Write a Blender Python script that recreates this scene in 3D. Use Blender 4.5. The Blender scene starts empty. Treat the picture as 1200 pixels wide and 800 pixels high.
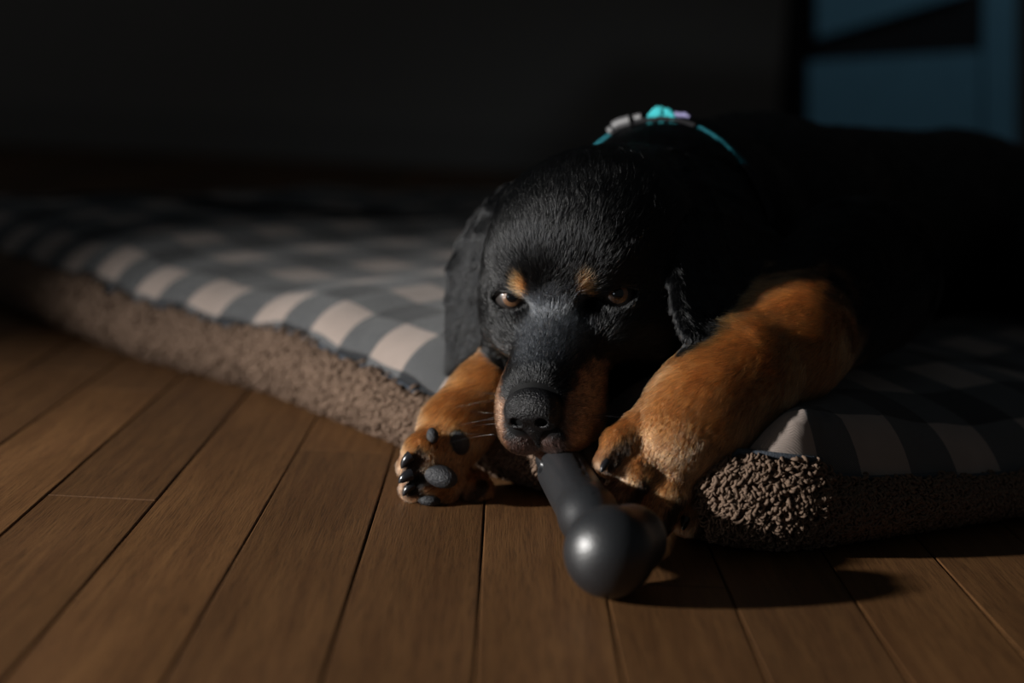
import bpy, math, random
import numpy as np
from mathutils import Matrix, Vector

rng = np.random.default_rng(7)
random.seed(7)
S = bpy.context.scene
C = S.collection

# ---------------------------------------------------------------- camera
FPX = 1667.0                     # focal length in pixels of the 1200 px frame (50 mm on 36 mm)
CAM_H = 0.22
rho = math.radians(3.0)
_Y = np.array([-3, 300, FPX]); _Y /= np.linalg.norm(_Y)
_X = np.array([math.cos(rho), -math.sin(rho), (3*math.cos(rho)+300*math.sin(rho))/FPX]); _X /= np.linalg.norm(_X)
_Z = -np.cross(_X, _Y)
M = np.array([_X, _Y, _Z])       # world = M @ (right, up, forward)
O = np.array([0, 0, CAM_H])

def ray(px, py):
    return M @ np.array([(px-600)/FPX, (400-py)/FPX, 1.0])
def at(px, py, Y):               # the point of the picture (px, py) at world depth Y
    r = ray(px, py); return O + Y/r[1]*r
def ground(px, py, z=0.0):
    r = ray(px, py); return O + (z-CAM_H)/r[2]*r

cd = bpy.data.cameras.new('camera'); cam = bpy.data.objects.new('camera', cd); C.objects.link(cam)
R_, U_, F_ = M[:, 0], M[:, 1], M[:, 2]
cam.matrix_world = Matrix([[R_[i], U_[i], -F_[i], O[i]] for i in range(3)] + [[0, 0, 0, 1]])
cd.lens = 50; cd.sensor_width = 36; cd.sensor_fit = 'HORIZONTAL'; cd.clip_start = 0.01
cd.dof.use_dof = True; cd.dof.focus_distance = 0.715; cd.dof.aperture_fstop = 3.1; cd.dof.aperture_blades = 9
S.camera = cam

# ---------------------------------------------------------------- world, lights, exposure
S.view_settings.view_transform = 'Standard'; S.view_settings.look = 'None'
S.view_settings.exposure = 0.0; S.view_settings.gamma = 1.0; S.view_settings.use_curve_mapping = False
w = bpy.data.worlds.new('world'); S.world = w; w.use_nodes = True
w.node_tree.nodes['Background'].inputs[0].default_value = (0.86, 0.95, 1.0, 1)
w.node_tree.nodes['Background'].inputs[1].default_value = 0.029

def look(o, target):
    d = Vector(target) - o.location
    o.rotation_euler = d.to_track_quat('-Z', 'Y').to_euler()
def spot(name, loc, target, energy, size, blend, radius, col):
    l = bpy.data.lights.new(name, 'SPOT'); l.energy = energy; l.spot_size = math.radians(size)
    l.spot_blend = blend; l.shadow_soft_size = radius; l.color = col
    o = bpy.data.objects.new(name, l); o.location = loc; look(o, target); C.objects.link(o); return o
spot('low_window_sun', (-2.22, 0.04, 0.70), (0.02, 0.59, 0.0), 440, 35, 1.0, 0.055, (1.0, 0.97, 0.93))
al = bpy.data.lights.new('window_sky', 'AREA'); al.shape = 'RECTANGLE'; al.size = 0.22; al.size_y = 0.3
al.energy = 0.40; al.color = (0.80, 0.92, 1.0)
ao = bpy.data.objects.new('window_sky', al); ao.location = (-1.05, -0.85, 0.42); look(ao, (0.05, 0.7, 0.05)); C.objects.link(ao)
spot('cabinet_fill', (0.95, 1.75, 1.25), (0.62, 2.6, 0.25), 5.0, 62, 0.9, 0.08, (0.75, 0.9, 1.0))  # added fill that brightens only the cabinet, no real lamp behind it

# ---------------------------------------------------------------- materials
def mat(name):
    m = bpy.data.materials.new(name); m.use_nodes = True
    nt = m.node_tree; b = nt.nodes['Principled BSDF']; return m, nt, b
def node(nt, typ, **kw):
    n = nt.nodes.new(typ)
    for k, v in kw.items(): setattr(n, k, v)
    return n
def plain(name, col, rough=0.6, bump=0.0, scale=200.0, coat=0.0, metal=0.0, spec=0.5, vary=0.15):
    m, nt, b = mat(name)
    tc = node(nt, 'ShaderNodeTexCoord'); nz = node(nt, 'ShaderNodeTexNoise'); nz.inputs['Scale'].default_value = scale
    nz.inputs['Detail'].default_value = 4
    nt.links.new(tc.outputs['Object'], nz.inputs['Vector'])
    mx = node(nt, 'ShaderNodeMix', data_type='RGBA'); nt.links.new(nz.outputs['Fac'], mx.inputs['Factor'])
    mx.inputs[6].default_value = tuple(c*(1-vary) for c in col)+(1,); mx.inputs[7].default_value = tuple(c*(1+vary) for c in col)+(1,)
    nt.links.new(mx.outputs[2], b.inputs['Base Color'])
    b.inputs['Roughness'].default_value = rough; b.inputs['Metallic'].default_value = metal
    b.inputs['Specular IOR Level'].default_value = spec; b.inputs['Coat Weight'].default_value = coat; b.inputs['Coat Roughness'].default_value = 0.05
    if bump:
        bp = node(nt, 'ShaderNodeBump'); bp.inputs['Strength'].default_value = bump; bp.inputs['Distance'].default_value = 0.001
        nt.links.new(nz.outputs['Fac'], bp.inputs['Height']); nt.links.new(bp.outputs['Normal'], b.inputs['Normal'])
    return m

def wood_material():
    m, nt, b = mat('oak_plank'); L = nt.links
    tc = node(nt, 'ShaderNodeTexCoord'); oi = node(nt, 'ShaderNodeObjectInfo')
    mul = node(nt, 'ShaderNodeVectorMath', operation='MULTIPLY'); mul.inputs[1].default_value = (37, 11, 0)
    comb = node(nt, 'ShaderNodeCombineXYZ'); [L.new(oi.outputs['Random'], comb.inputs[i]) for i in range(3)]
    L.new(comb.outputs[0], mul.inputs[0])
    add = node(nt, 'ShaderNodeVectorMath', operation='ADD'); L.new(tc.outputs['Object'], add.inputs[0]); L.new(mul.outputs[0], add.inputs[1])
    def noise(sc, detail, dist=0.0, rough=0.6):
        s = node(nt, 'ShaderNodeVectorMath', operation='MULTIPLY'); s.inputs[1].default_value = sc; L.new(add.outputs[0], s.inputs[0])
        n = node(nt, 'ShaderNodeTexNoise'); n.inputs['Scale'].default_value = 1; n.inputs['Detail'].default_value = detail
        n.inputs['Roughness'].default_value = rough; n.inputs['Distortion'].default_value = dist; L.new(s.outputs[0], n.inputs['Vector']); return n
    fine = noise((1300, 60, 400), 4); mid = noise((150, 7, 100), 5, 0.6); big = noise((16, 5, 16), 3)
    wv = node(nt, 'ShaderNodeTexWave', wave_type='BANDS', bands_direction='X', wave_profile='SIN')
    s = node(nt, 'ShaderNodeVectorMath', operation='MULTIPLY'); s.inputs[1].default_value = (1, 0.07, 1); L.new(add.outputs[0], s.inputs[0])
    L.new(s.outputs[0], wv.inputs['Vector']); wv.inputs['Scale'].default_value = 26; wv.inputs['Distortion'].default_value = 11
    wv.inputs['Detail'].default_value = 2; wv.inputs['Detail Scale'].default_value = 3
    def mix(f, a, c):
        x = node(nt, 'ShaderNodeMix', data_type='RGBA'); L.new(f, x.inputs['Factor'])
        for i, v in ((6, a), (7, c)):
            if isinstance(v, tuple): x.inputs[i].default_value = v+(1,)
            else: L.new(v, x.inputs[i])
        return x.outputs[2]
    cr = node(nt, 'ShaderNodeValToRGB'); L.new(mid.outputs['Fac'], cr.inputs[0])
    cr.color_ramp.elements[0].position = 0.3; cr.color_ramp.elements[0].color = (0.092, 0.039, 0.0125, 1)
    cr.color_ramp.elements[1].position = 0.72; cr.color_ramp.elements[1].color = (0.158, 0.074, 0.025, 1)
    cw = mix(wv.outputs['Fac'], (0.100, 0.043, 0.014), (0.155, 0.072, 0.024))
    half = node(nt, 'ShaderNodeValue'); half.outputs[0].default_value = 0.35
    c1 = mix(half.outputs[0], cr.outputs[0], cw)
    # darker open pores
    pr = node(nt, 'ShaderNodeMapRange'); pr.inputs[1].default_value = 0.34; pr.inputs[2].default_value = 0.5; pr.inputs[3].default_value = 0.62; pr.inputs[4].default_value = 1
    L.new(fine.outputs['Fac'], pr.inputs[0])
    # plank-to-plank tone
    tone = node(nt, 'ShaderNodeMapRange'); tone.inputs[3].default_value = 0.72; tone.inputs[4].default_value = 1.2; L.new(oi.outputs['Random'], tone.inputs[0])
    bg = node(nt, 'ShaderNodeMapRange'); bg.inputs[1].default_value = 0.3; bg.inputs[2].default_value = 0.7; bg.inputs[3].default_value = 0.8; bg.inputs[4].default_value = 1.15; L.new(big.outputs['Fac'], bg.inputs[0])
    m1 = node(nt, 'ShaderNodeMath', operation='MULTIPLY'); L.new(pr.outputs[0], m1.inputs[0]); L.new(tone.outputs[0], m1.inputs[1])
    m2 = node(nt, 'ShaderNodeMath', operation='MULTIPLY'); L.new(m1.outputs[0], m2.inputs[0]); L.new(bg.outputs[0], m2.inputs[1])
    sc = node(nt, 'ShaderNodeVectorMath', operation='SCALE'); L.new(c1, sc.inputs[0]); L.new(m2.outputs[0], sc.inputs['Scale'])
    L.new(sc.outputs[0], b.inputs['Base Color'])
    rr = node(nt, 'ShaderNodeMapRange'); rr.inputs[3].default_value = 0.42; rr.inputs[4].default_value = 0.68; L.new(big.outputs['Fac'], rr.inputs[0]); L.new(rr.outputs[0], b.inputs['Roughness'])
    b.inputs['Specular IOR Level'].default_value = 0.35
    bp = node(nt, 'ShaderNodeBump'); bp.inputs['Strength'].default_value = 0.5; bp.inputs['Distance'].default_value = 0.0004
    L.new(fine.outputs['Fac'], bp.inputs['Height']); L.new(bp.outputs['Normal'], b.inputs['Normal'])
    return m

def plaid_material():
    m, nt, b = mat('buffalo_check'); L = nt.links
    uv = node(nt, 'ShaderNodeUVMap', uv_map='uv'); sp = node(nt, 'ShaderNodeSeparateXYZ'); L.new(uv.outputs[0], sp.inputs[0])
    P = 0.071
    def mth(op, a, c=None, clamp=False):
        n = node(nt, 'ShaderNodeMath', operation=op); n.use_clamp = clamp
        for i, v in enumerate((a, c)):
            if v is None: continue
            if isinstance(v, (int, float)): n.inputs[i].default_value = v
            else: L.new(v, n.inputs[i])
        return n.outputs[0]
    def stripe(x, off):          # 1 on pale stripes, 0 on dark, crisp edge
        t = mth('FRACT', mth('ADD', mth('MULTIPLY', mth('SUBTRACT', x, off), 1/P), 100.25))
        d = mth('ABSOLUTE', mth('SUBTRACT', t, 0.25))        # 0 at centre of pale stripe
        d2 = mth('MINIMUM', d, mth('SUBTRACT', 1.0, d))
        return mth('MULTIPLY', mth('SUBTRACT', 0.25, d2), 90.0), d2
    su, _ = stripe(sp.outputs[0], 0.0); sv, _ = stripe(sp.outputs[1], 0.012)
    su = mth('ADD', su, 0.5, True); sv = mth('ADD', sv, 0.5, True)
    # twill: where the stripes cross, fine diagonal threads of the two yarns
    tw = mth('FRACT', mth('MULTIPLY', mth('ADD', sp.outputs[0], sp.outputs[1]), 820.0))
    tw = mth('MULTIPLY', mth('SUBTRACT', mth('ABSOLUTE', mth('SUBTRACT', tw, 0.5)), 0.22), 9.0, )
    tw = mth('ADD', tw, 0.5, True)
    itw = mth('SUBTRACT', 1.0, tw)
    val = mth('ADD', mth('MULTIPLY', su, tw), mth('MULTIPLY', sv, itw), True)
    nz = node(nt, 'ShaderNodeTexNoise'); nz.inputs['Scale'].default_value = 60; L.new(uv.outputs[0], nz.inputs['Vector'])
    mx = node(nt, 'ShaderNodeMix', data_type='RGBA'); L.new(val, mx.inputs['Factor'])
    mx.inputs[6].default_value = (0.013, 0.015, 0.018, 1); mx.inputs[7].default_value = (0.30, 0.245, 0.215, 1)
    both = mth('MULTIPLY', su, sv)
    cool = node(nt, 'ShaderNodeMix', data_type='RGBA'); L.new(mth('SUBTRACT', mth('MAXIMUM', su, sv), both), cool.inputs['Factor'])
    cool.inputs[6].default_value = (1, 1, 1, 1); cool.inputs[7].default_value = (0.50, 0.62, 0.72, 1)
    mu = node(nt, 'ShaderNodeMix', data_type='RGBA', blend_type='MULTIPLY'); mu.inputs['Factor'].default_value = 1
    L.new(mx.outputs[2], mu.inputs[6]); L.new(cool.outputs[2], mu.inputs[7])
    hv = node(nt, 'ShaderNodeMapRange'); hv.inputs[3].default_value = 0.85; hv.inputs[4].default_value = 1.12; L.new(nz.outputs['Fac'], hv.inputs[0])
    sc = node(nt, 'ShaderNodeVectorMath', operation='SCALE'); L.new(mu.outputs[2], sc.inputs[0]); L.new(hv.outputs[0], sc.inputs['Scale'])
    L.new(sc.outputs[0], b.inputs['Base Color'])
    b.inputs['Roughness'].default_value = 0.85; b.inputs['Specular IOR Level'].default_value = 0.2; b.inputs['Sheen Weight'].default_value = 0.15
    bp = node(nt, 'ShaderNodeBump'); bp.inputs['Strength'].default_value = 0.5; bp.inputs['Distance'].default_value = 0.0004
    L.new(tw, bp.inputs['Height']); L.new(bp.outputs['Normal'], b.inputs['Normal'])
    return m

MAT = dict(
    wood=wood_material(), plaid=plaid_material(),
    subfloor=plain('subfloor', (0.012, 0.008, 0.006), 0.9),
    sherpa=plain('brown_sherpa', (0.155, 0.104, 0.074), 0.9, spec=0.15, vary=0.25, scale=300),
    sherpa_base=plain('sherpa_backing', (0.085, 0.055, 0.04), 0.95, spec=0.1),
    piping=plain('slate_piping', (0.055, 0.065, 0.08), 0.8, 0.4, 900, spec=0.2),
    wall=plain('dark_wall', (0.26, 0.235, 0.215), 0.9, 0.2, 30, spec=0.1, vary=0.08),
    trim=plain('dark_trim', (0.22, 0.20, 0.185), 0.6, spec=0.2),
    blue=plain('blue_paint', (0.11, 0.25, 0.34), 0.6, 0.2, 40, spec=0.2),
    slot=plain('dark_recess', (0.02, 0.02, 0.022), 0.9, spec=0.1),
    brownwood=plain('dark_brown_wood', (0.12, 0.055, 0.03), 0.6, 0.2, 40, spec=0.2),
    rubber=plain('black_rubber', (0.012, 0.013, 0.015), 0.40, 0.2, 900, spec=0.85, vary=0.3),
    nose=plain('wet_nose_leather', (0.004, 0.004, 0.005), 0.36, 1.0, 1100, spec=0.35),
    pad=plain('paw_pad_leather', (0.020, 0.021, 0.025), 0.5, 1.0, 1100, spec=0.5),
    claw=plain('black_claw', (0.012, 0.012, 0.014), 0.22, 0.1, 300, spec=0.6),
    sclera=plain('eye_white_dark', (0.030, 0.025, 0.023), 0.30, spec=0.5),
    iris=plain('amber_iris', (0.15, 0.075, 0.038), 0.25, 0.3, 1500, coat=1.0, vary=0.35),
    pupil=plain('black_pupil', (0.004, 0.004, 0.005), 0.05, coat=1.0),
    lid=plain('wet_eyelid', (0.040, 0.040, 0.043), 0.25, 0.4, 900, spec=0.6),
    teal=plain('teal_webbing', (0.015, 0.16, 0.20), 0.75, 0.6, 900, spec=0.2),
    tealcord=plain('teal_plush_cord', (0.05, 0.46, 0.50), 0.8, 1.0, 500, spec=0.2),
    grey=plain('grey_buckle', (0.13, 0.13, 0.135), 0.45, spec=0.5),
    lilac=plain('lilac_tag', (0.20, 0.19, 0.36), 0.5, spec=0.4),
)
def skin_material():
    m, nt, b = mat('puppy_skin'); L = nt.links
    a = node(nt, 'ShaderNodeAttribute', attribute_name='coat'); nz = node(nt, 'ShaderNodeTexNoise'); nz.inputs['Scale'].default_value = 300
    tc = node(nt, 'ShaderNodeTexCoord'); L.new(tc.outputs['Object'], nz.inputs['Vector'])
    h = node(nt, 'ShaderNodeMapRange'); h.inputs[3].default_value = 0.5; h.inputs[4].default_value = 0.9; L.new(nz.outputs['Fac'], h.inputs[0])
    sc = node(nt, 'ShaderNodeVectorMath', operation='SCALE'); L.new(a.outputs['Color'], sc.inputs[0]); L.new(h.outputs[0], sc.inputs['Scale'])
    L.new(sc.outputs[0], b.inputs['Base Color']); b.inputs['Roughness'].default_value = 0.75; b.inputs['Specular IOR Level'].default_value = 0.2
    return m
def hair_material():
    m = bpy.data.materials.new('puppy_fur'); m.use_nodes = True; nt = m.node_tree; nt.nodes.clear()
    out = node(nt, 'ShaderNodeOutputMaterial'); h = node(nt, 'ShaderNodeBsdfHairPrincipled')
    try: h.model = 'CHIANG'
    except Exception: pass
    h.parametrization = 'COLOR'
    a = node(nt, 'ShaderNodeAttribute', attribute_name='coat')
    nt.links.new(a.outputs['Color'], h.inputs['Color']); nt.links.new(h.outputs[0], out.inputs['Surface'])
    h.inputs['Roughness'].default_value = 0.28; h.inputs['Radial Roughness'].default_value = 0.5; h.inputs['Coat'].default_value = 0.0
    h.inputs['IOR'].default_value = 1.48
    h.inputs['Random Roughness'].default_value = 0.2
    return m
MAT['skin'] = skin_material(); MAT['fur'] = hair_material()

# ---------------------------------------------------------------- object helpers
def tag(o, label=None, cat=None, group=None, kind=None):
    if label: o['label'] = label
    if cat: o['category'] = cat
    if group: o['group'] = group
    if kind: o['kind'] = kind
    return o
def empty(name, loc=(0, 0, 0)):
    o = bpy.data.objects.new(name, None); o.location = loc; o.empty_display_size = 0.03; C.objects.link(o); return o
def link(name, me, m, parent=None):
    o = bpy.data.objects.new(name, me)
    if m is not None: me.materials.clear(); me.materials.append(m)
    C.objects.link(o)
    if parent is not None:
        o.parent = parent
        t = Vector(); q = parent
        while q is not None: t += q.location; q = q.parent
        o.location = -t             # meshes are authored in world space, parents only translate
    return o
def mesh(name, V, Fq, smooth=True):
    me = bpy.data.meshes.new(name)
    V = np.asarray(V, np.float32); Fq = np.asarray(Fq, np.int32); n, k = Fq.shape
    me.vertices.add(len(V)); me.vertices.foreach_set('co', V.ravel())
    me.loops.add(n*k); me.loops.foreach_set('vertex_index', Fq.ravel())
    me.polygons.add(n); me.polygons.foreach_set('loop_start', np.arange(0, n*k, k, dtype=np.int32))
    if smooth: me.polygons.foreach_set('use_smooth', np.ones(n, bool))
    me.update(); me.validate(); return me
def tubes(paths, radii, sides=3, close=False):
    """paths (N,K,3), radii (N,K) -> verts, quads of N tubes."""
    N, K, _ = paths.shape
    if close: T = np.roll(paths, -1, 1)-np.roll(paths, 1, 1)
    else: T = np.gradient(paths, axis=1)
    T /= np.linalg.norm(T, axis=2, keepdims=True)+1e-12
    ref = np.where(np.abs(T[:, :1, 2:3]) > 0.8, np.array([1., 0, 0]), np.array([0, 0, 1.]))
    A_ = np.cross(T, ref); A_ /= np.linalg.norm(A_, axis=2, keepdims=True)+1e-12; B_ = np.cross(T, A_)
    th = np.arange(sides)*2*np.pi/sides
    V = paths[:, :, None]+radii[:, :, None, None]*(np.cos(th)[None, None, :, None]*A_[:, :, None]+np.sin(th)[None, None, :, None]*B_[:, :, None])
    kk = K if close else K-1
    n, k, s = np.meshgrid(np.arange(N), np.arange(kk), np.arange(sides), indexing='ij')
    idx = lambda a, b_, c: (a*K+(b_ % K))*sides+(c % sides)
    F = np.stack([idx(n, k, s), idx(n, k+1, s), idx(n, k+1, s+1), idx(n, k, s+1)], -1).reshape(-1, 4)
    return V.reshape(-1, 3), F
def box_mesh(name, size, bevel=0.0):
    import bmesh
    bm = bmesh.new(); bmesh.ops.create_cube(bm, size=1); bmesh.ops.scale(bm, vec=size, verts=bm.verts)
    if bevel: bmesh.ops.bevel(bm, geom=bm.edges[:], offset=bevel, segments=1, affect='EDGES')
    me = bpy.data.meshes.new(name); bm.to_mesh(me); bm.free(); return me
def box(name, lo, hi, m, parent=None, bevel=0.0):
    lo = np.array(lo); hi = np.array(hi); me = box_mesh(name, hi-lo, bevel)
    me.transform(Matrix.Translation(Vector((lo+hi)/2))); return link(name, me, m, parent)

# ---------------------------------------------------------------- distance-field modelling
class Prim:
    def __init__(s, fn, lo, hi, k=0.0, op='add'): s.fn, s.lo, s.hi, s.k, s.op = fn, np.array(lo), np.array(hi), k, op
def smin(a, b, k):
    if k <= 0: return np.minimum(a, b)
    h = np.clip(k-np.abs(a-b), 0, None)/k
    return np.minimum(a, b)-h*h*k*0.25
def smax(a, b, k): return -smin(-a, -b, k)
ID = (np.eye(3), np.zeros(3), 1.0)
def loc(P, fr):                       # world -> frame
    Rm, t, s = fr; return ((P-t) @ Rm)/s
def toworld(p, fr):
    Rm, t, s = fr; return (Rm @ np.asarray(p, float))*s+t
def bounds(pts, r, fr):
    W = np.array([toworld(p, fr) for p in pts]); r = r*fr[2]+0.022
    return W.min(0)-r, W.max(0)+r
def ell(c, r, k=0.01, fr=ID, rot=None, op='add'):
    c = np.array(c, float); r = np.array(r, float)
    def fn(P):
        q = loc(P, fr)-c
        if rot is not None: q = q @ rot
        k0 = np.sqrt(((q/r)**2).sum(-1))+1e-9; k1 = np.sqrt(((q/r**2)**2).sum(-1))+1e-9
        return k0*(k0-1)/k1*fr[2]
    lo, hi = bounds([c], r.max(), fr); return Prim(fn, lo, hi, k, op)
def cone(a, b_, ra, rb, k=0.01, fr=ID, op='add', flat=None):
    a = np.array(a, float); b_ = np.array(b_, float); ab = b_-a; L2 = ab @ ab
    def fn(P):
        q = loc(P, fr)-a; t = np.clip(q @ ab/L2, 0, 1)
        v = q-t[..., None]*ab
        if flat is not None: v = v+(1/flat[1]-1)*(v @ flat[0])[..., None]*flat[0]
        return (np.sqrt((v**2).sum(-1))-(ra+(rb-ra)*t))*fr[2]
    lo, hi = bounds([a, b_], max(ra, rb), fr); return Prim(fn, lo, hi, k, op)
def tri(a, b_, c, th, k=0.006, fr=ID, bulge=0.0):
    a, b_, c = [np.array(x, float) for x in (a, b_, c)]
    def fn(P):
        q = loc(P, fr); d2 = None
        n = np.cross(b_-a, c-a); n /= np.linalg.norm(n); inside = None
        for u, v in ((a, b_), (b_, c), (c, a)):
            e = v-u; t = np.clip((q-u) @ e/(e @ e), 0, 1); dd = ((q-u-t[..., None]*e)**2).sum(-1)
            d2 = dd if d2 is None else np.minimum(d2, dd)
            s_ = (q-u) @ np.cross(n, e) >= 0; inside = s_ if inside is None else inside & s_
        h = (q-a) @ n
        return (np.where(inside, np.abs(h), np.sqrt(d2))-th)*fr[2]
    lo, hi = bounds([a, b_, c], th, fr); return Prim(fn, lo, hi, k, 'add')
def field(P, prims):
    D = np.full(P.shape[:-1], 0.05)
    for p in prims:
        m = ((P > p.lo) & (P < p.hi)).all(-1)
        if not m.any(): continue
        d = p.fn(P[m])
        D[m] = smin(D[m], d, p.k) if p.op == 'add' else smax(D[m], -d, p.k)
    return D
def surface(prims, xs, ys, zs, project=2):
    """surface nets on a (possibly uneven) grid -> verts, quads"""
    D = np.full((len(xs), len(ys), len(zs)), 0.05, np.float32)
    for p in prims:
        s = [slice(*np.searchsorted(g, (p.lo[i], p.hi[i]))) for i, g in enumerate((xs, ys, zs))]
        if any(q.stop <= q.start for q in s): continue
        gx, gy, gz = np.meshgrid(xs[s[0]], ys[s[1]], zs[s[2]], indexing='ij')
        d = p.fn(np.stack([gx, gy, gz], -1)).astype(np.float32); sub = D[s[0], s[1], s[2]]
        D[s[0], s[1], s[2]] = smin(sub, d, p.k) if p.op == 'add' else smax(sub, -d, p.k)
    I = D < 0
    n = [k-1 for k in I.shape]
    cnt = np.zeros(n, np.int8)
    for a in (0, 1):
        for b_ in (0, 1):
            for c in (0, 1): cnt += I[a:a+n[0], b_:b_+n[1], c:c+n[2]]
    act = np.argwhere((cnt > 0) & (cnt < 8)); vid = np.full(n, -1, np.int32); vid[tuple(act.T)] = np.arange(len(act))
    acc = np.zeros((len(act), 3)); num = np.zeros(len(act)); G3 = (xs, ys, zs)
    corners = [(a, b_, c) for a in (0, 1) for b_ in (0, 1) for c in (0, 1)]
    for i, p in enumerate(corners):
        for q in corners[i+1:]:
            if sum(abs(p[j]-q[j]) for j in range(3)) != 1: continue
            ia = act+p; ib = act+q; da = D[tuple(ia.T)].astype(float); db = D[tuple(ib.T)].astype(float); cr = (da < 0) != (db < 0)
            t = np.where(cr, da/(da-db+1e-20), 0)
            pa = np.stack([G3[j][ia[:, j]] for j in range(3)], -1); pb = np.stack([G3[j][ib[:, j]] for j in range(3)], -1)
            acc += np.where(cr[:, None], pa+t[:, None]*(pb-pa), 0); num += cr
    V = acc/num[:, None]; F = []
    for ax in range(3):
        sl0 = [slice(None)]*3; sl1 = [slice(None)]*3; sl0[ax] = slice(0, -1); sl1[ax] = slice(1, None)
        A0 = I[tuple(sl0)]; A1 = I[tuple(sl1)]; e = np.argwhere(A0 != A1)
        o1, o2 = [(1, 2), (2, 0), (0, 1)][ax]
        ok = (e[:, o1] > 0) & (e[:, o2] > 0) & (e[:, o1] < n[o1]) & (e[:, o2] < n[o2]); e = e[ok]
        def cell(d1, d2):
            c = e.copy(); c[:, o1] -= d1; c[:, o2] -= d2; return vid[tuple(c.T)]
        q = np.stack([cell(1, 1), cell(0, 1), cell(0, 0), cell(1, 0)], -1)
        flip = ~A0[tuple(e.T)]; q[flip] = q[flip][:, ::-1]; F.append(q)
    F = np.concatenate(F)
    for _ in range(project):
        N, d = gradient(V, prims); V = V-N*np.clip(d, -0.002, 0.002)[:, None]*0.8
    return V, F
def gradient(V, prims, h=0.0004):
    d = field(V, prims); g = np.stack([field(V+np.eye(3)[i]*h, prims)-field(V-np.eye(3)[i]*h, prims) for i in range(3)], -1)
    g /= np.linalg.norm(g, axis=1, keepdims=True)+1e-9; return g, d

# ---------------------------------------------------------------- setting: floor of strip planks, walls
floor = box('floor', (-1.75, -0.6, -0.05), (1.7, 3.7, -0.019), MAT['subfloor']); tag(floor, kind='structure')
PW = 0.0565
plank_meshes = {}
def plank(x0, y0, L):
    key = round(L, 2)
    if key not in plank_meshes:
        me = box_mesh('plank', (PW-0.0009, key-0.0008, 0.018), 0.0006); me.materials.append(MAT['wood']); plank_meshes[key] = me
    o = bpy.data.objects.new('plank', plank_meshes[key]); o.location = (x0+PW/2, y0+key/2, -0.0092-random.random()*0.0003)
    o.parent = floor; o.rotation_euler = (0, random.uniform(-0.004, 0.004), 0); C.objects.link(o)
lengths = [0.62, 0.84, 1.05, 1.30]
for i in range(-30, 30):
    x0 = -0.0015+i*PW
    y = -0.55-random.random()*0.6
    if i == -7: y = 1.02-1.30-0.62       # a butt joint that shows at the left of the picture
    while y < 3.6:
        L = random.choice(lengths)
        if i == -7 and abs(y-(1.02-1.30-0.62)) < 0.01: L = 0.62
        elif i == -7 and abs(y-(1.02-1.30)) < 0.01: L = 1.30
        if not (-0.55 <= y): 
            pass
        plank(x0, y, L); y += round(L, 2)
wb = box('wall_back', (-1.75, 3.7, -0.05), (1.7, 3.8, 2.4), MAT['wall']); tag(wb, kind='structure')
wr = box('wall_right', (1.6, 1.2, -0.05), (1.7, 3.7, 2.4), MAT['wall']); tag(wr, kind='structure')
bb = box('baseboard_back', (-1.75, 3.682, 0), (1.6, 3.7, 0.11), MAT['trim'], bevel=0.003); tag(bb, kind='structure')
br = box('baseboard_right', (1.582, 1.2, 0), (1.6, 3.68, 0.11), MAT['trim'], bevel=0.003); tag(br, kind='structure')

# ---------------------------------------------------------------- dog: head frame
def rot(a, b_, c):
    ca, sa, cb, sb, cc, sc = math.cos(a), math.sin(a), math.cos(b_), math.sin(b_), math.cos(c), math.sin(c)
    return np.array([[ca, -sa, 0], [sa, ca, 0], [0, 0, 1]]) @ np.array([[1, 0, 0], [0, cb, -sb], [0, sb, cb]]) @ np.array([[cc, 0, sc], [0, 1, 0], [-sc, 0, cc]])
HR = rot(-0.3206, 0.2581, -0.133) @ np.diag([1, -1, 1])          # head axes: x picture right, y towards the nose, z up
HK = 1.06
HEAD = (HR, O+(np.array([0.0333, 0.7023, 0.1192])-O)*HK, 1.02*HK)
def hw(x, y, z): return toworld((x, y, z), HEAD)

def unit(v): v = np.array(v, float); return v/np.linalg.norm(v)
EYES = {}
prims = []
H = prims.append
# trunk, neck, haunches
H(ell((0.40, 1.22, 0.125), (0.095, 0.11, 0.068), 0.03))
H(cone((0.17, 0.97, 0.130), (0.36, 1.17, 0.125), 0.073, 0.074, 0.04))
H(cone((0.105, 0.875, 0.138), (0.17, 0.97, 0.125), 0.056, 0.076, 0.03))
H(cone((0.060, 0.775, 0.140), (0.105, 0.88, 0.140), 0.044, 0.054, 0.03))
H(cone((0.50, 1.20, 0.085), (0.43, 1.06, 0.105), 0.050, 0.040, 0.03))     # thigh
H(cone((0.43, 1.06, 0.105), (0.50, 1.12, 0.075), 0.028, 0.017, 0.02))
H(cone((0.50, 1.12, 0.075), (0.44, 1.02, 0.080), 0.017, 0.018, 0.01))
H(cone((0.46, 1.30, 0.12), (0.56, 1.36, 0.09), 0.018, 0.010, 0.02))       # docked tail
nh0 = len(prims)
h = dict(fr=HEAD)
H(ell((0, -0.042, 0.010), (0.0475, 0.054, 0.043), 0.02, **h))
H(ell((0, -0.012, 0.012), (0.034, 0.030, 0.026), 0.02, **h))               # forehead
for s in (-1, 1):
    H(ell((s*0.030, -0.028, -0.020), (0.0225, 0.034, 0.028), 0.02, **h))   # cheek
    H(ell((s*0.0200, -0.004, 0.0150), (0.0125, 0.010, 0.0060), 0.010, **h)) # brow
    H(ell((s*0.0255, 0.002, -0.016), (0.012, 0.018, 0.010), 0.012, **h))   # under the eye
H(cone((0, 0.000, -0.020), (0, 0.050, -0.030), 0.0245, 0.0195, 0.015, **h))# muzzle
for s in (-1, 1):
    H(ell((s*0.0118, 0.043, -0.041), (0.0135, 0.025, 0.0185), 0.010, **h)) # flews
    H(ell((s*0.0085, 0.060, -0.043), (0.0105, 0.012, 0.0120), 0.006, **h))
H(cone((0, -0.020, -0.050), (0, 0.046, -0.056), 0.018, 0.011, 0.006, **h)) # lower jaw
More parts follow.
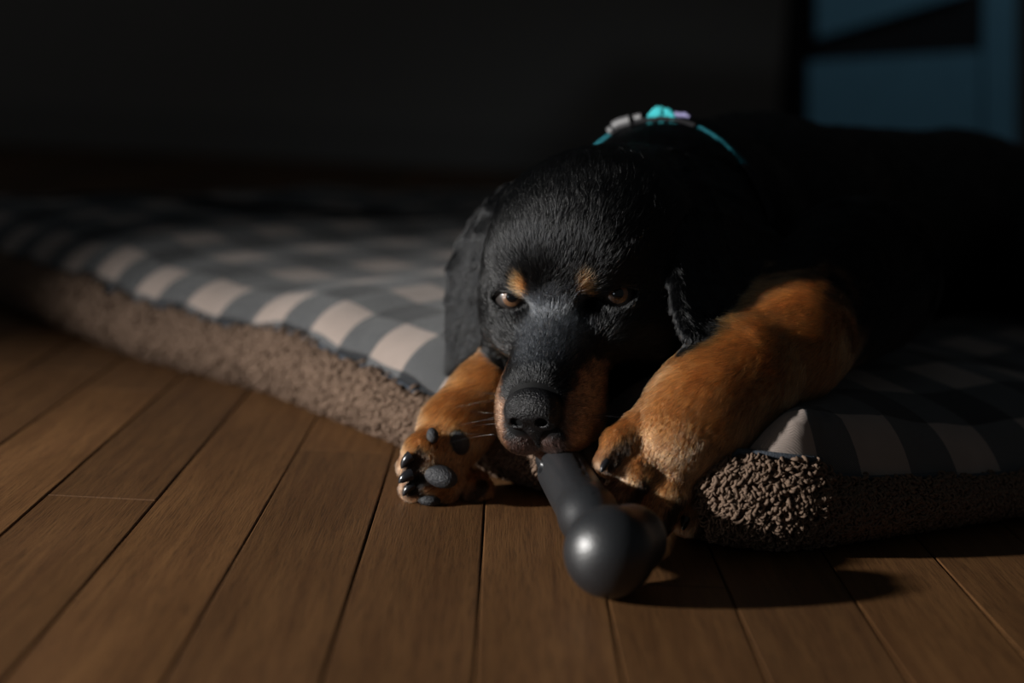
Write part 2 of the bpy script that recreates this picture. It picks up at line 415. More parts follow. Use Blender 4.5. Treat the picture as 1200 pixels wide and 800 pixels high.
H(ell((0, -0.055, -0.030), (0.040, 0.040, 0.035), 0.03, **h))              # throat
for s in (-1, 1):
    H(ell((s*0.0180, 0.014, 0.0000), (0.0050, 0.010, 0.004), 0.008, op='sub', **h))   # stop, inner corner hollow
H(Prim(lambda P: (lambda q: np.sqrt(q[..., 0]**2+((q[..., 2]+0.052)/4)**2+((q[..., 1]-0.076)/3)**2)-0.0018)(loc(P, HEAD)), *bounds([(0, 0.07, -0.05)], 0.012, HEAD), 0.003, 'sub'))  # philtrum
H(ell((0, 0.068, -0.030), (0.0110, 0.009, 0.0090), 0.004, **h))
# eyes: ball, lids with an almond opening
for s, key in ((1, 'R'), (-1, 'L')):
    c = np.array([s*0.0272, 0.0008, -0.0005]); tocam = unit(loc(O, HEAD)-c); f = unit((s*0.26, 1.0, 0.10)) if s > 0 else unit((-0.10, 1.0, 0.08))
    f = unit(f*0.45+tocam*0.55)
    xa = unit(np.cross(f, (0, 0, 1))); za = unit(np.cross(xa, f))
    if xa[0] < 0: xa = -xa
    za = za if za[2] > 0 else -za
    EYES[key] = (c, f, xa, za, s)
    H(ell(c, (0.0114, 0.0114, 0.0107), 0.0055, **h))
    def cut(P, c=c, f=f, xa=xa, za=za, s=s):
        q = loc(P, HEAD)-c; x = q @ xa; y = q @ f; z = q @ za
        x = x*s; zz = z+0.0004-0.10*x
        up = 0.0047*(1-np.abs(x/0.0098)**2.4); dn = 0.0055*(1-np.abs(x/0.0098)**2.2)
        g = np.maximum(zz-up, -zz-dn); return np.maximum(g, 0.002-y)
    lo, hi = bounds([c], 0.012, HEAD); H(Prim(cut, lo, hi, 0.0012, 'sub'))
    H(ell(c, (0.0092,)*3, 0.0006, op='sub', **h))
nh1 = len(prims)
# ears (pendulous flaps)
def W(px, py, Y): return at(px, py, Y)
def catmull(P, n):
    P = np.array(P, float); m = len(P); out = []
    for u in np.linspace(0, m-1, n):
        i = min(int(u), m-2); t = u-i; p0 = P[i-1] if i > 0 else 2*P[0]-P[1]; p3 = P[i+2] if i+2 < m else 2*P[-1]-P[-2]
        out.append(0.5*(2*P[i]+(P[i+1]-p0)*t+(2*p0-5*P[i]+4*P[i+1]-p3)*t*t+(3*P[i]-p0-3*P[i+1]+p3)*t**3))
    return np.array(out)
def flap(rows, thick, nu=5, nv=7, k=0.010):
    """one smooth sheet through rows of points, given a thickness that thins towards its last row"""
    rows = [[O+(p-O)*HK for p in r] for r in rows]; g_ = np.array([catmull(r, nu) for r in rows]); g_ = np.stack([catmull(g_[:, j], nv) for j in range(nu)], 1)
    tris = []
    for i in range(nv-1):
        th = thick[0]+(thick[1]-thick[0])*(i+0.5)/(nv-1)
        for j in range(nu-1):
            a, b_, c, d = g_[i, j], g_[i, j+1], g_[i+1, j+1], g_[i+1, j]; tris += [(a, b_, c, th), (a, c, d, th)]
    ps = [tri(*t) for t in tris]
    lo = np.min([p.lo for p in ps], 0); hi = np.max([p.hi for p in ps], 0)
    def fn(P):
        D = None
        for p in ps:
            d = p.fn(P); D = d if D is None else smin(D, d, 0.0016)
        return D
    return Prim(fn, lo, hi, k), g_
earR, gR = flap([[W(752, 206, .745), W(800, 196, .765), W(862, 218, .790)],
                 [W(778, 240, .722), W(830, 236, .735), W(890, 262, .775)],
                 [W(791, 290, .700), W(845, 290, .728), W(902, 305, .772)],
                 [W(793, 345, .680), W(842, 345, .704), W(890, 340, .742)],
                 [W(805, 386, .664), W(838, 384, .682), W(872, 366, .712)]], (.0048, .0024))
earL, gL = flap([[W(626, 226, .752), W(602, 224, .770), W(580, 240, .790)],
                 [W(602, 262, .752), W(572, 256, .772), W(552, 275, .795)],
                 [W(590, 305, .752), W(560, 305, .768), W(532, 315, .790)],
                 [W(580, 360, .757), W(555, 362, .768), W(529, 368, .782)],
                 [W(556, 408, .765), W(542, 420, .770), W(528, 432, .774)]], (.0045, .0022))
H(earR); H(earL)
# forelimbs, picture right
n0 = len(prims)
RA = [(W(1005, 325, .84), .046), (W(925, 402, .750), .0245), (W(862, 446, .714), .0220), (W(820, 486, .695), .0212), (W(790, 516, .686), .0222)]
for (a, ra), (b_, rb) in zip(RA[:-1], RA[1:]): H(cone(a, b_, ra, rb, 0.022))
RT = [((748, 504, .684), (728, 520, .678), (716, 540, .672), .0092, .0074), ((768, 528, .682), (746, 555, .674), (731, 586, .672), .0110, .0092),
      ((798, 540, .682), (782, 575, .674), (768, 606, .673), .0114, .0098), ((824, 530, .688), (818, 570, .683), (808, 606, .682), .0104, .0092)]
for a, m_, b_, ra, rb in RT:
    H(cone(W(*a), W(*m_), ra, ra, 0.004)); H(cone(W(*m_), W(*b_), ra*0.96, rb, 0.0012))
H(cone(W(838, 512, .700), W(832, 548, .697), .009, .006, 0.006))
# forelimbs, picture left
LA = [(W(655, 385, .86), .028), (W(612, 424, .80), .0175), (W(570, 462, .775), .0150), (W(533, 502, .757), .0142), (W(514, 541, .746), .0140)]
for (a, ra), (b_, rb) in zip(LA[:-1], LA[1:]): H(cone(a, b_, ra, rb, 0.016))
LT = [((512, 520, .745), (497, 532, .735), (485, 545, .732), .0110, .0082), ((514, 545, .742), (499, 560, .734), (488, 571, .731), .0115, .0086),
      ((530, 562, .745), (515, 574, .735), (500, 579, .732), .0095, .0072), ((556, 566, .752), (560, 574, .745), (556, 580, .740), .0080, .0062)]
for a, m_, b_, ra, rb in LT:
    H(cone(W(*a), W(*m_), ra, ra, 0.004)); H(cone(W(*m_), W(*b_), ra*0.96, rb, 0.0012))
DOG = prims
FAST = False
def uneven(lo, a, b_, hi, fine, coarse):
    return np.concatenate([np.arange(lo, a, coarse), np.arange(a, b_, fine), np.arange(b_, hi, coarse)])
xs = uneven(-0.060, -0.058, 0.165, 0.62, 0.00125, 0.0045)
ys = uneven(0.615, 0.616, 0.85, 1.42, 0.00125, 0.0045)
zs = np.arange(-0.006, 0.235, 0.00135)
DV, DF = surface(DOG, xs, ys, zs, 1)
DV[:, 2] = np.maximum(DV[:, 2], 0.0008)

# coat colours
TAN = np.array([0.32, 0.140, 0.050]); BLK = np.array([0.0016, 0.0018, 0.0022]); DKT = np.array([0.075, 0.045, 0.038]); PTAN = np.array([0.36, 0.20, 0.12])
def hashn(P, f, seed=0.0):           # cheap smooth noise in -1..1
    a = P*f+seed
    return (np.sin(a[..., 0]+1.7*np.sin(a[..., 1]*1.3+seed))+np.sin(a[..., 1]*1.1+1.3*np.sin(a[..., 2]*0.9+2.1))+np.sin(a[..., 2]*1.2+1.9*np.sin(a[..., 0]*0.8+4.0)))/3
def sst(x, a, b_):
    t = np.clip((x-a)/(b_-a), 0, 1); return t*t*(3-2*t)
def part_of(P):                       # 0 trunk, 1 head, 2 right forelimb, 3 left forelimb, 4 ear
    D = np.full((5, len(P)), 0.06); D[1] = field(P, DOG[nh0:nh1]); D[2] = limb_dist(P, RCH)[0]; D[3] = limb_dist(P, LCH)[0]
    for e in (earR, earL):
        i = ((P > e.lo) & (P < e.hi)).all(-1)
        if i.any(): D[4, i] = np.minimum(D[4, i], e.fn(P[i])-0.0012)
    D[0] = np.minimum(field(P, DOG[:4]), 0.03)+0.001
    for A_, B in TOES:
        ab = B-A_; t = np.clip((P-A_) @ ab/(ab @ ab), 0, 1.0); dd = np.linalg.norm(P-A_-t[:, None]*ab, axis=1)-0.010
        D[2 if A_[0] > 0.045 else 3] = np.minimum(D[2 if A_[0] > 0.045 else 3], dd)
    return D.argmin(0)
def limb_dist(P, chain):
    best = np.full(len(P), 9.0); tt = np.zeros(len(P))
    for i, ((a, ra), (b_, rb)) in enumerate(zip(chain[:-1], chain[1:])):
        ab = b_-a; t = np.clip((P-a) @ ab/(ab @ ab), 0, 1); d = np.linalg.norm(P-a-t[:, None]*ab, axis=1)-(ra+(rb-ra)*t)
        m = d < best; best[m] = d[m]; tt[m] = i+t[m]
    return best, tt
TOES = [(W(*m_), W(*b_)) for T in (RT, LT) for a, m_, b_, ra, rb in T]
RCH = RA+[(W(770, 570, .676), .026)]; LCH = LA+[(W(505, 560, .738), .026)]
def coat(P):
    lab = part_of(P)
    q = loc(P, HEAD); col = np.tile(BLK, (len(P), 1)); n = hashn(P, 260); n2 = hashn(P, 700, 3.0)
    def put(m, c):
        nonlocal col; col = col*(1-m[:, None])+np.asarray(c)*m[:, None]
    headm = (lab == 1)
    dR, tR = limb_dist(P, RCH); dL, tL = limb_dist(P, LCH)
    notear = (q[:, 0] > -0.056)
    mR = sst(tR+0.15*n, 0.62, 1.0)*(lab == 2)*(P[:, 0] > 0.045); put(mR, TAN*1.0)
    mL = sst(tL+0.15*n, 0.6, 0.8)*(lab == 3); put(mL, TAN)
    for T, s_ in ((RT, 1), (LT, 1)):          # paler toes with the dark pencil stripe
        for a, m_, b_, ra, rb in T:
            B = W(*b_); A_ = W(*m_); ab = B-A_; t = np.clip((P-A_) @ ab/(ab @ ab), -0.6, 1.2); v = P-A_-t[:, None]*ab; d = np.linalg.norm(v, axis=1)
            put(sst(0.0135-d, 0, 0.003)*sst(t, 0.35, 1.0)*0.5, PTAN)
            up = unit((0.5, -0.25, 0.8)); lat = np.abs((v-(v @ up)[:, None]*up) @ unit(np.cross(ab, up)))
            put(sst(0.018-d, 0, 0.004)*sst(t+0.15*n2, -0.35, 0.05)*sst(0.0050-lat+0.0012*n2, 0, 0.0025)*(v @ up > 0)*0.92, BLK)
    # muzzle sides, brow spots, lips
    x = np.abs(q[:, 0]); rad = np.sqrt(((x-0.0215)/0.0135)**2+((q[:, 1]-0.046)/0.030)**2+((q[:, 2]+0.042)/0.0225)**2)
    mz = (q[:, 1] > 0.005)*headm
    put(sst(1.10-rad+0.10*n2, 0, 0.22)*mz*0.95, np.array([0.235, 0.120, 0.068]))
    put(sst(0.0155-x+0.002*n2, 0, 0.006)*sst(-0.0400-q[:, 2], 0, 0.004)*(q[:, 1] > 0.04)*mz*0.9, DKT*1.25)
    for s_ in (-1, 1):
        d = np.sqrt(((q[:, 0]-s_*0.0145)/0.0036)**2+((q[:, 2]-0.0110)/0.0050)**2)
        put(sst(1.15-d+0.15*n2, 0, 0.35)*(q[:, 1] > -0.02)*headm*0.95, TAN)
    br_ = np.sqrt((x/0.019)**2+((q[:, 1]-0.030)/0.030)**2+((q[:, 2]+0.008)/0.020)**2); put(sst(1.15-br_, 0, 0.5)*headm*(col[:, 0] < 0.02), np.array([0.048, 0.053, 0.061]))  # greyish plush on the bridge, lightened further to paint in its highlight
    d = np.linalg.norm(P-W(786, 268, .722), axis=1); put(sst(0.006-d, 0, 0.002)*0.8, TAN)
    return col
def add_coat(me, V):
    a = me.color_attributes.new('coat', 'FLOAT_COLOR', 'POINT'); c = np.ones((len(V), 4), np.float32); c[:, :3] = coat(V); a.data.foreach_set('color', c.ravel())

puppy = empty('puppy', (0.17, 0.95, 0.0))
tag(puppy, 'black and tan puppy lying on the plaid bed with its chin on a rubber toy', 'dog')
bme = mesh('body', DV, DF); add_coat(bme, DV); body = link('body', bme, MAT['skin'], puppy)

# nose leather
NF = (HR, hw(0.0008, 0.0705, -0.0300), 1.06*HK)
NP = [ell((0, -0.001, 0.0025), (0.0122, 0.0090, 0.0085), 0.004, NF), ell((-0.0070, -0.002, -0.0015), (0.0058, 0.0080, 0.0068), 0.004, NF),
      ell((0.0070, -0.002, -0.0015), (0.0058, 0.0080, 0.0068), 0.004, NF), ell((0, -0.003, -0.0065), (0.0048, 0.0075, 0.0065), 0.004, NF),
      ell((0, -0.004, -0.0135), (0.0018, 0.0055, 0.0050), 0.003, NF),
      ell((-0.0058, 0.0070, -0.0020), (0.0026, 0.0060, 0.0024), 0.0012, NF, op='sub'), ell((0.0058, 0.0070, -0.0020), (0.0026, 0.0060, 0.0024), 0.0012, NF, op='sub'),
      cone((-0.0066, 0.0070, -0.0028), (-0.0115, 0.0035, -0.0052), 0.0011, 0.0009, 0.001, NF, op='sub'), cone((0.0066, 0.0070, -0.0028), (0.0115, 0.0035, -0.0052), 0.0011, 0.0009, 0.001, NF, op='sub'),
      cone((0, 0.0092, 0.0000), (0, 0.0052, -0.0150), 0.0006, 0.0008, 0.0015, NF, op='sub')]
nc = NF[1]; g = lambda i, r: np.arange(nc[i]-r, nc[i]+r, 0.0006)
NV, NFc = surface(NP, g(0, .020), g(1, .018), g(2, .024), 1)
nose = link('nose', mesh('nose', NV, NFc), MAT['nose'], puppy)

# eyes
def uvsphere_cap(center, f, xa, za, r, ang0, ang1, rings=14, seg=36, push=0.0):
    V = []; F = []
    for i in range(rings+1):
        a = ang0+(ang1-ang0)*i/rings
        for j in range(seg):
            t = 2*math.pi*j/seg
            V.append(center+r*(math.cos(a)*f+math.sin(a)*(math.cos(t)*xa+math.sin(t)*za))+push*f)
    for i in range(rings):
        for j in range(seg): F.append((i*seg+j, i*seg+(j+1) % seg, (i+1)*seg+(j+1) % seg, (i+1)*seg+j))
    return np.array(V), np.array(F)
for key in ('R', 'L'):
    c, f, xa, za, s = EYES[key]; cw_ = hw(*c); r = 0.0090*1.02*HK
    gaze = unit((O-cw_)*1.0+np.array([-0.04, 0, 0.03])) if key == 'R' else unit((O-cw_)+np.array([-0.05, 0, 0.02]))
    ga = unit(np.cross(gaze, (0, 0, 1))); gb = np.cross(ga, gaze)
    V, F = uvsphere_cap(cw_, gaze, ga, gb, r, 0.50, 3.1); eye = link('eye', mesh('eye', V, F), MAT['sclera'], puppy)
    V, F = uvsphere_cap(cw_, gaze, ga, gb, r*1.012, 0.28, 0.56, 6); link('iris', mesh('iris', V, F), MAT['iris'], eye)
    V, F = uvsphere_cap(cw_, gaze, ga, gb, r*1.022, 0.001, 0.31, 6); link('pupil', mesh('pupil', V, F), MAT['pupil'], eye)
    # wet lid rims
    xx = np.linspace(-0.0097, 0.0097, 17)
    up = 0.0047*(1-np.abs(xx/0.0098)**2.4); dn = -0.0055*(1-np.abs(xx/0.0098)**2.2)
    ring = np.concatenate([np.stack([xx, up], 1), np.stack([xx[::-1][1:-1], dn[::-1][1:-1]], 1)])
    pts = []
    for x, z in ring:
        z2 = z-0.0004+0.10*x; y = math.sqrt(max(0.0100**2-x*x-z2*z2, 1e-7)); pts.append(hw(*(c+xa*x*s+za*z2+f*y)))
    V, F = tubes(np.array([pts]), np.full((1, len(pts)), 0.00065), 8, True); link('eyelid', mesh('eyelid', V, F), MAT['lid'], puppy)

# claws and pads
def claw(base, tip, r, parent):
    base = np.array(base); tip = np.array(tip); K = 7; t = np.linspace(0, 1, K)[:, None]
    up = np.array([0, 0, 1.0])*np.linalg.norm(tip-base)*0.22
    p = base*(1-t)+tip*t+up*4*t*(1-t)*0.5; rr = r*np.sqrt(np.clip(1-t[:, 0]**1.6, 0.004, 1))
    V, F = tubes(p[None], rr[None], 8); link('claw', mesh('claw', V, F), MAT['claw'], parent)
for b0, t0, r in (((712, 541, .666), (704, 554, .661), .0024), ((726, 592, .664), (718, 607, .662), .0026), ((762, 612, .665), (756, 628, .664), .0026), ((804, 606, .674), (800, 622, .672), .0024)):
    claw(W(*b0), W(*t0), r, puppy)
for b0, t0, r in (((482, 534, .724), (470, 549, .722), .0034), ((482, 556, .723), (467, 566, .720), .0036), ((484, 568, .724), (472, 581, .721), .0030)):
    claw(W(*b0), W(*t0), r, puppy)
def pad(c, r, rotz=0.0):
    fr = (rot(rotz, 0, 0), np.array(c), 1.0)
    P_ = [ell((0, 0, 0), r, 0.002, fr), ell((r[0]*0.4, -0.001, -r[2]*0.3), tuple(q*0.75 for q in r), 0.003, fr)]
    m = max(r)*1.6; V, F = surface(P_, *[np.arange(c[i]-m, c[i]+m, 0.0009) for i in range(3)], project=1)
    link('paw_pad', mesh('paw_pad', V, F), MAT['pad'], puppy)
pad(W(535, 516, .7400), (.0060, .0062, .0072)); pad(W(515, 557, .7240), (.0088, .0062, .0055), -0.3); pad(W(506, 509, .7300), (.0028, .003, .0038))
pad(W(500, 584, .7260), (.0062, .005, .0028))

# ---------------------------------------------------------------- fur
_fn = np.cross(DV[DF[:, 2]]-DV[DF[:, 0]], DV[DF[:, 3]]-DV[DF[:, 1]]); VNORM = np.stack([sum(np.bincount(DF[:, j], _fn[:, a], len(DV)) for j in range(4)) for a in range(3)], -1)
VNORM /= np.linalg.norm(VNORM, axis=1, keepdims=True)+1e-12
def fur_roots(V, F, count, region, seed):
    r_ = np.random.default_rng(seed)
    T = np.concatenate([F[:, [0, 1, 2]], F[:, [0, 2, 3]]]); a, b_, c = V[T[:, 0]], V[T[:, 1]], V[T[:, 2]]
    n = np.cross(b_-a, c-a); ar = np.linalg.norm(n, axis=1)/2; cen = (a+b_+c)/3; n = n/(2*ar[:, None]+1e-15)
    wgt = ar*region(cen, n); wgt /= wgt.sum()
    k = r_.choice(len(T), count, p=wgt); u = r_.random(count); v = r_.random(count); f = u+v > 1; u[f] = 1-u[f]; v[f] = 1-v[f]
    vn = VNORM; w0 = (1-u-v)[:, None]; nn = w0*vn[T[k, 0]]+u[:, None]*vn[T[k, 1]]+v[:, None]*vn[T[k, 2]]; nn /= np.linalg.norm(nn, axis=1, keepdims=True)+1e-12
    return a[k]+u[:, None]*(b_-a)[k]+v[:, None]*(c-a)[k], nn
def flow(P):
    lab = part_of(P)
    q = loc(P, HEAD); d = np.zeros_like(P); L = np.full(len(P), 0.010)
    # head: away from the nose, over the skull
    nosep = hw(0, 0.085, -0.022); hd = P-nosep; hd /= np.linalg.norm(hd, axis=1, keepdims=True)
    r = np.linalg.norm(q-np.array([0, 0.07, -0.03]), axis=1)
    hl = 0.0022+0.0058*sst(r, 0.015, 0.10)
    # body: backwards
    bd = np.tile(unit((0.6, 0.75, -0.25)), (len(P), 1)); 
    hm = sst(0.115-np.linalg.norm(q-np.array([0, -0.005, -.01]), axis=1), 0, 0.03)[:, None]
    d = hd*hm+bd*(1-hm); L = hl*hm[:, 0]+0.013*(1-hm[:, 0])
    for chain, side in ((RCH, lab == 2), (LCH, lab == 3)):
        dd, tt = limb_dist(P, chain); i = np.clip(tt.astype(int), 0, len(chain)-2)
        seg = np.array([unit((chain[j+1][0]-chain[j][0])*np.array([1, 0.25, 1])) for j in range(len(chain)-1)])
        fr_ = (tt-i)[:, None]; sd = seg[i]*(1-fr_*0.5)+seg[np.minimum(i+1, len(seg)-1)]*fr_*0.5
        m = side
        d[m] = sd[m]; L[m] = 0.0072-0.0040*sst(tt[m], 2.4, 4.2)
    for A_, B in TOES:
        ab = B-A_; t = np.clip((P-A_) @ ab/(ab @ ab), 0, 1.0); dd = np.linalg.norm(P-A_-t[:, None]*ab, axis=1); m = (dd < 0.0125) & (lab > 1) & (lab < 4)
        d[m] = unit(ab)*0.8+unit(ab+np.array([0, 0, -0.02]))*0.2; L[m] = 0.0036
    earm = lab == 4
    d[earm] = unit((0.05, 0, -1)); L[earm] = 0.0042
    return d, L
def make_fur(name, count, region, seed, rad, lenmul=1.0, lift=0.35, clump=1.0, K=5):
    r_ = np.random.default_rng(seed+50)
    P, N = fur_roots(DV, DF, count, region, seed)
    ok = np.isfinite(N).all(1) & (P[:, 2] > 0.0015); 
    for key in EYES: ok &= np.linalg.norm(P-hw(*EYES[key][0]), axis=1) > 0.0107
    nq = (P-NF[1]) @ HR; ok &= ~(((nq/np.array([0.0155, 0.017, 0.0140]))**2).sum(1) < 1)
    P, N = P[ok], N[ok]
    D, L = flow(P)
    # local wander of the combing
    wv = np.stack([hashn(P, 220, 1.0), hashn(P, 220, 5.0), hashn(P, 220, 9.0)], -1)*0.35*clump
    D = D+wv+r_.normal(0, 0.20, P.shape)
    D = D-(D*N).sum(1, keepdims=True)*N; D /= np.linalg.norm(D, axis=1, keepdims=True)+1e-9
    n_ = len(P); L = L*lenmul*r_.uniform(0.65, 1.25, n_); lf = lift*r_.uniform(0.5, 1.5, n_)
    for key in EYES:
        de = np.linalg.norm(P-hw(*EYES[key][0]), axis=1); L *= 0.25+0.75*sst(de, 0.011, 0.022)
    t = np.linspace(0, 1, K)
    side = np.cross(N, D); bend = r_.normal(0, 0.12, n_)
    X = (P-N*0.0003)[:, None]+L[:, None, None]*(t[None, :, None]*D[:, None]*0.93+(lf[:, None]*(t-0.55*t**2)[None])[..., None]*N[:, None]+(bend[:, None]*(t**2)[None])[..., None]*side[:, None])
    cell = np.floor((P+0.0004*wv)/0.0015).astype(np.int64); ck = cell[:, 0]*1000003+cell[:, 1]*10007+cell[:, 2]
    _, inv = np.unique(ck, return_inverse=True); cnt = np.bincount(inv).astype(float)
    tipm = np.stack([np.bincount(inv, X[:, -1, a])/cnt for a in range(3)], -1)
    cb = r_.uniform(0.55, 1.0, len(cnt))[inv]; X += (tipm[inv]-X[:, -1])[:, None]*(0.55*cb[:, None]*t[None]**1.5)[..., None]
    X[:, :, 2] = np.maximum(X[:, :, 2], 0.0004)
    cu = bpy.data.hair_curves.new(name); cu.add_curves([K]*n_)
    cu.position_data.foreach_set('vector', X.reshape(-1).astype(np.float32))
    ra = cu.attributes.get('radius') or cu.attributes.new('radius', 'FLOAT', 'POINT')
    R = (rad*r_.uniform(0.7, 1.2, n_))[:, None]*(1-0.88*t**1.5)[None]; ra.data.foreach_set('value', R.reshape(-1).astype(np.float32))
    col = coat(P)*(r_.uniform(0.45, 1.45, n_)*r_.uniform(0.5, 1.4, len(cnt))[inv])[:, None]; pale = (r_.random(n_) < 0.10) & (col[:, 0] > 0.1); col[pale] = col[pale]*1.5+0.03
    c4 = np.ones((n_, 4), np.float32); c4[:, :3] = np.clip(col, 0.001, 0.85)
    ca = cu.attributes.new('coat', 'FLOAT_COLOR', 'CURVE'); ca.data.foreach_set('color', c4.ravel())
    cu.materials.append(MAT['fur'])
    o = bpy.data.objects.new(name, cu); C.objects.link(o); o.parent = puppy; o.location = -puppy.location
    tag(o, kind='stuff'); return o
def near_region(c, n):
    v = O-c; v /= np.linalg.norm(v, axis=1, keepdims=True); f = sst((n*v).sum(1), -0.55, -0.1)
    return f*(c[:, 1] < 0.875)*(1-0.55*sst(c[:, 1], 0.80, 0.875))
def far_region(c, n):
    v = O-c; v /= np.linalg.norm(v, axis=1, keepdims=True)
    return (c[:, 1] > 0.84)*sst((n*v).sum(1)+0.4*n[:, 2], -0.5, -0.1)*(0.25+np.clip(1.1-c[:, 1], 0, 1))
make_fur('fur', 480000, near_region, 1, 0.000135, 1.3, 0.50)
make_fur('body_fur', 90000, far_region, 2, 0.00022, 1.1)
# whiskers
wp = []
for i in range(26):
    s = 1 if i % 2 else -1; y = random.uniform(0.035, 0.062); z = random.uniform(-0.05, -0.036); b0 = np.array([s*0.024, y, z])
    d = unit((s*1.0, random.uniform(-.5, .3), random.uniform(-.35, .25))); L = random.uniform(.014, .030); t = np.linspace(0, 1, 6)[:, None]
    wp.append([hw(*p) for p in b0+d*L*t+np.array([0, -.004, -.004])*t**2])
wp = np.array(wp); V, F = tubes(wp, np.tile(np.linspace(.00012, .00003, 6), (len(wp), 1)), 3)
tag(link('whiskers', mesh('whiskers', V, F), MAT['claw'], puppy), kind='stuff')

# ---------------------------------------------------------------- collar
cc = at(768, 236, .862); ax = unit((0.50, 0.82, -0.10))
ca_ = unit(np.cross(ax, (0, 0, 1))); cb_ = unit(np.cross(ca_, ax)); cb_ = cb_ if cb_[2] > 0 else -cb_
ca_ = ca_ if ca_[0] > 0 else -ca_
collar = empty('collar', tuple(cc)); tag(collar, 'teal webbing collar with grey buckle around the puppy neck', 'collar')
def collar_pt(th, extra=0.0):
    lo_, hi_ = 0.02, 0.12; d = math.cos(th)*ca_+math.sin(th)*cb_
    ts = np.linspace(0.02, 0.12, 101); f_ = field(cc+d*ts[:, None], DOG); k = np.argmax(f_ > 0.0035)
    r = ts[k] if f_[k] > 0 else 0.07
    return cc+d*(min(r, 0.085)+extra)
def band(th0, th1, width, thick, extra, n=40, wave=0.0):
    ths = np.linspace(th0, th1, n); c = np.array([collar_pt(t, extra) for t in ths])
    ker = np.array([1, 2, 3, 2, 1])/9.0; rr = c-cc; 
    if n > 8: rr = np.stack([np.convolve(np.pad(rr[:, i], 2, mode='edge'), ker, 'valid') for i in range(3)], -1)
    c = cc+rr; out = rr/np.linalg.norm(rr, axis=1, keepdims=True); V = []
    for k, (du, dv) in enumerate(((-1, 0), (-0.9, 1), (0.9, 1), (1, 0), (0.9, -1), (-0.9, -1))):
        V.append(c+ax*du*width/2+out*dv*thick/2)
    V = np.stack(V, 1).reshape(-1, 3); F = [(i*6+j, i*6+(j+1) % 6, (i+1)*6+(j+1) % 6, (i+1)*6+j) for i in range(n-1) for j in range(6)]
    return V, np.array(F)
pi = math.pi
V, F = band(0.14*pi, 0.355*pi, 0.010, 0.0022, 0.0004, 30); link('strap', mesh('strap', V, F, False), MAT['teal'], collar)
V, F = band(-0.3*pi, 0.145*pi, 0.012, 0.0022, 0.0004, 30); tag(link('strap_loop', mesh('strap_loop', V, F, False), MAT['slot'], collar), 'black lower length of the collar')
V, F = band(0.715*pi, 1.25*pi, 0.012, 0.0022, 0.0008, 40); link('strap', mesh('strap', V, F, False), MAT['teal'], collar)
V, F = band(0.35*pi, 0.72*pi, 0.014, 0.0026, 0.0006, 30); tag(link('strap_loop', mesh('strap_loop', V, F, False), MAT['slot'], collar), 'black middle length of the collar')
V, F = band(0.62*pi, 0.70*pi, 0.019, 0.0060, 0.0030, 9); bk = link('buckle', mesh('buckle', V, F, False), MAT['grey'], collar); tag(bk, 'grey plastic side release buckle')
V, F = band(0.585*pi, 0.618*pi, 0.012, 0.0045, 0.0035, 5); link('buckle_prong', mesh('buckle_prong', V, F, False), MAT['grey'], collar)
V, F = band(0.708*pi, 0.725*pi, 0.016, 0.0050, 0.0025, 5); link('strap_slider', mesh('strap_slider', V, F, False), MAT['grey'], collar)
# ruffled teal bow loop on top, small lilac tag beside it
tp = collar_pt(0.52*pi, -0.003); loops = []
for k, (a0, w_, hgt) in enumerate(((0.0, 0.0105, 0.0100), (0.5, 0.0080, 0.0085), (-0.45, 0.0085, 0.0092), (0.9, 0.006, 0.007))):
    t = np.linspace(0, pi, 15); sx = math.cos(a0)*ca_+math.sin(a0)*ax
    loops.append(tp+np.cos(t)[:, None]*w_*0.85*sx+np.sin(t)[:, None]*hgt*0.95*cb_+k*0.0022*ca_)
V, F = tubes(np.array(loops), np.tile(0.0026+0.0007*np.sin(np.linspace(0, 14, 15)), (4, 1)), 8); bow = link('bow_loop', mesh('bow_loop', V, F), MAT['tealcord'], collar); tag(bow, 'bright turquoise ruffled loop')
V, F = band(0.41*pi, 0.455*pi, 0.008, 0.0030, 0.0045, 5); tgo = link('tag_holder', mesh('tag_holder', V, F, False), MAT['lilac'], collar); tag(tgo, 'small lilac clip')

# ---------------------------------------------------------------- rubber bone toy
toy_c = at(714, 655, .600); toy_c[2] = 0.0207
far_c = at(660, 553, .690); 
tv = unit(far_c-toy_c); sidev = unit(np.cross(tv, (0, 0, 1)))
T_ = ID
nk = toy_c+tv*0.024
TP = [ell(toy_c, (.0205,)*3, 0.003), ell(toy_c+sidev*0.0125+tv*0.011, (.0165,)*3, 0.005),
      cone(toy_c+tv*0.014, toy_c+tv*0.038, .0110, .0128, 0.003), cone(toy_c+tv*0.038, far_c, .0135, .0130, 0.006),
      ell(far_c+tv*0.020+sidev*0.013, (.0150,)*3, 0.005), ell(far_c+tv*0.028+sidev*0.004+np.array([0, 0, -.003]), (.0120,)*3, 0.005),
      ell(far_c+tv*0.000-sidev*0.0120+np.array([0, 0, 0.003]), (.0030, .006, .0030), 0.0012, op='sub'),
      cone(toy_c+tv*0.030+np.array([0, 0, .0128]), far_c+np.array([0, 0, .0125])+sidev*0.004, .0004, .0004, 0.0006, op='sub')]
allp = np.array([toy_c, far_c+tv*0.02]); lo = allp.min(0)-0.045; hi = allp.max(0)+0.045
V, F = surface(TP, *[np.arange(lo[i], hi[i], 0.0011) for i in range(3)], project=1)
toy = link('chew_toy', mesh('chew_toy', V, F), MAT['rubber']); tag(toy, 'black rubber bone chew toy with rounded ball end under the puppy chin', 'toy')

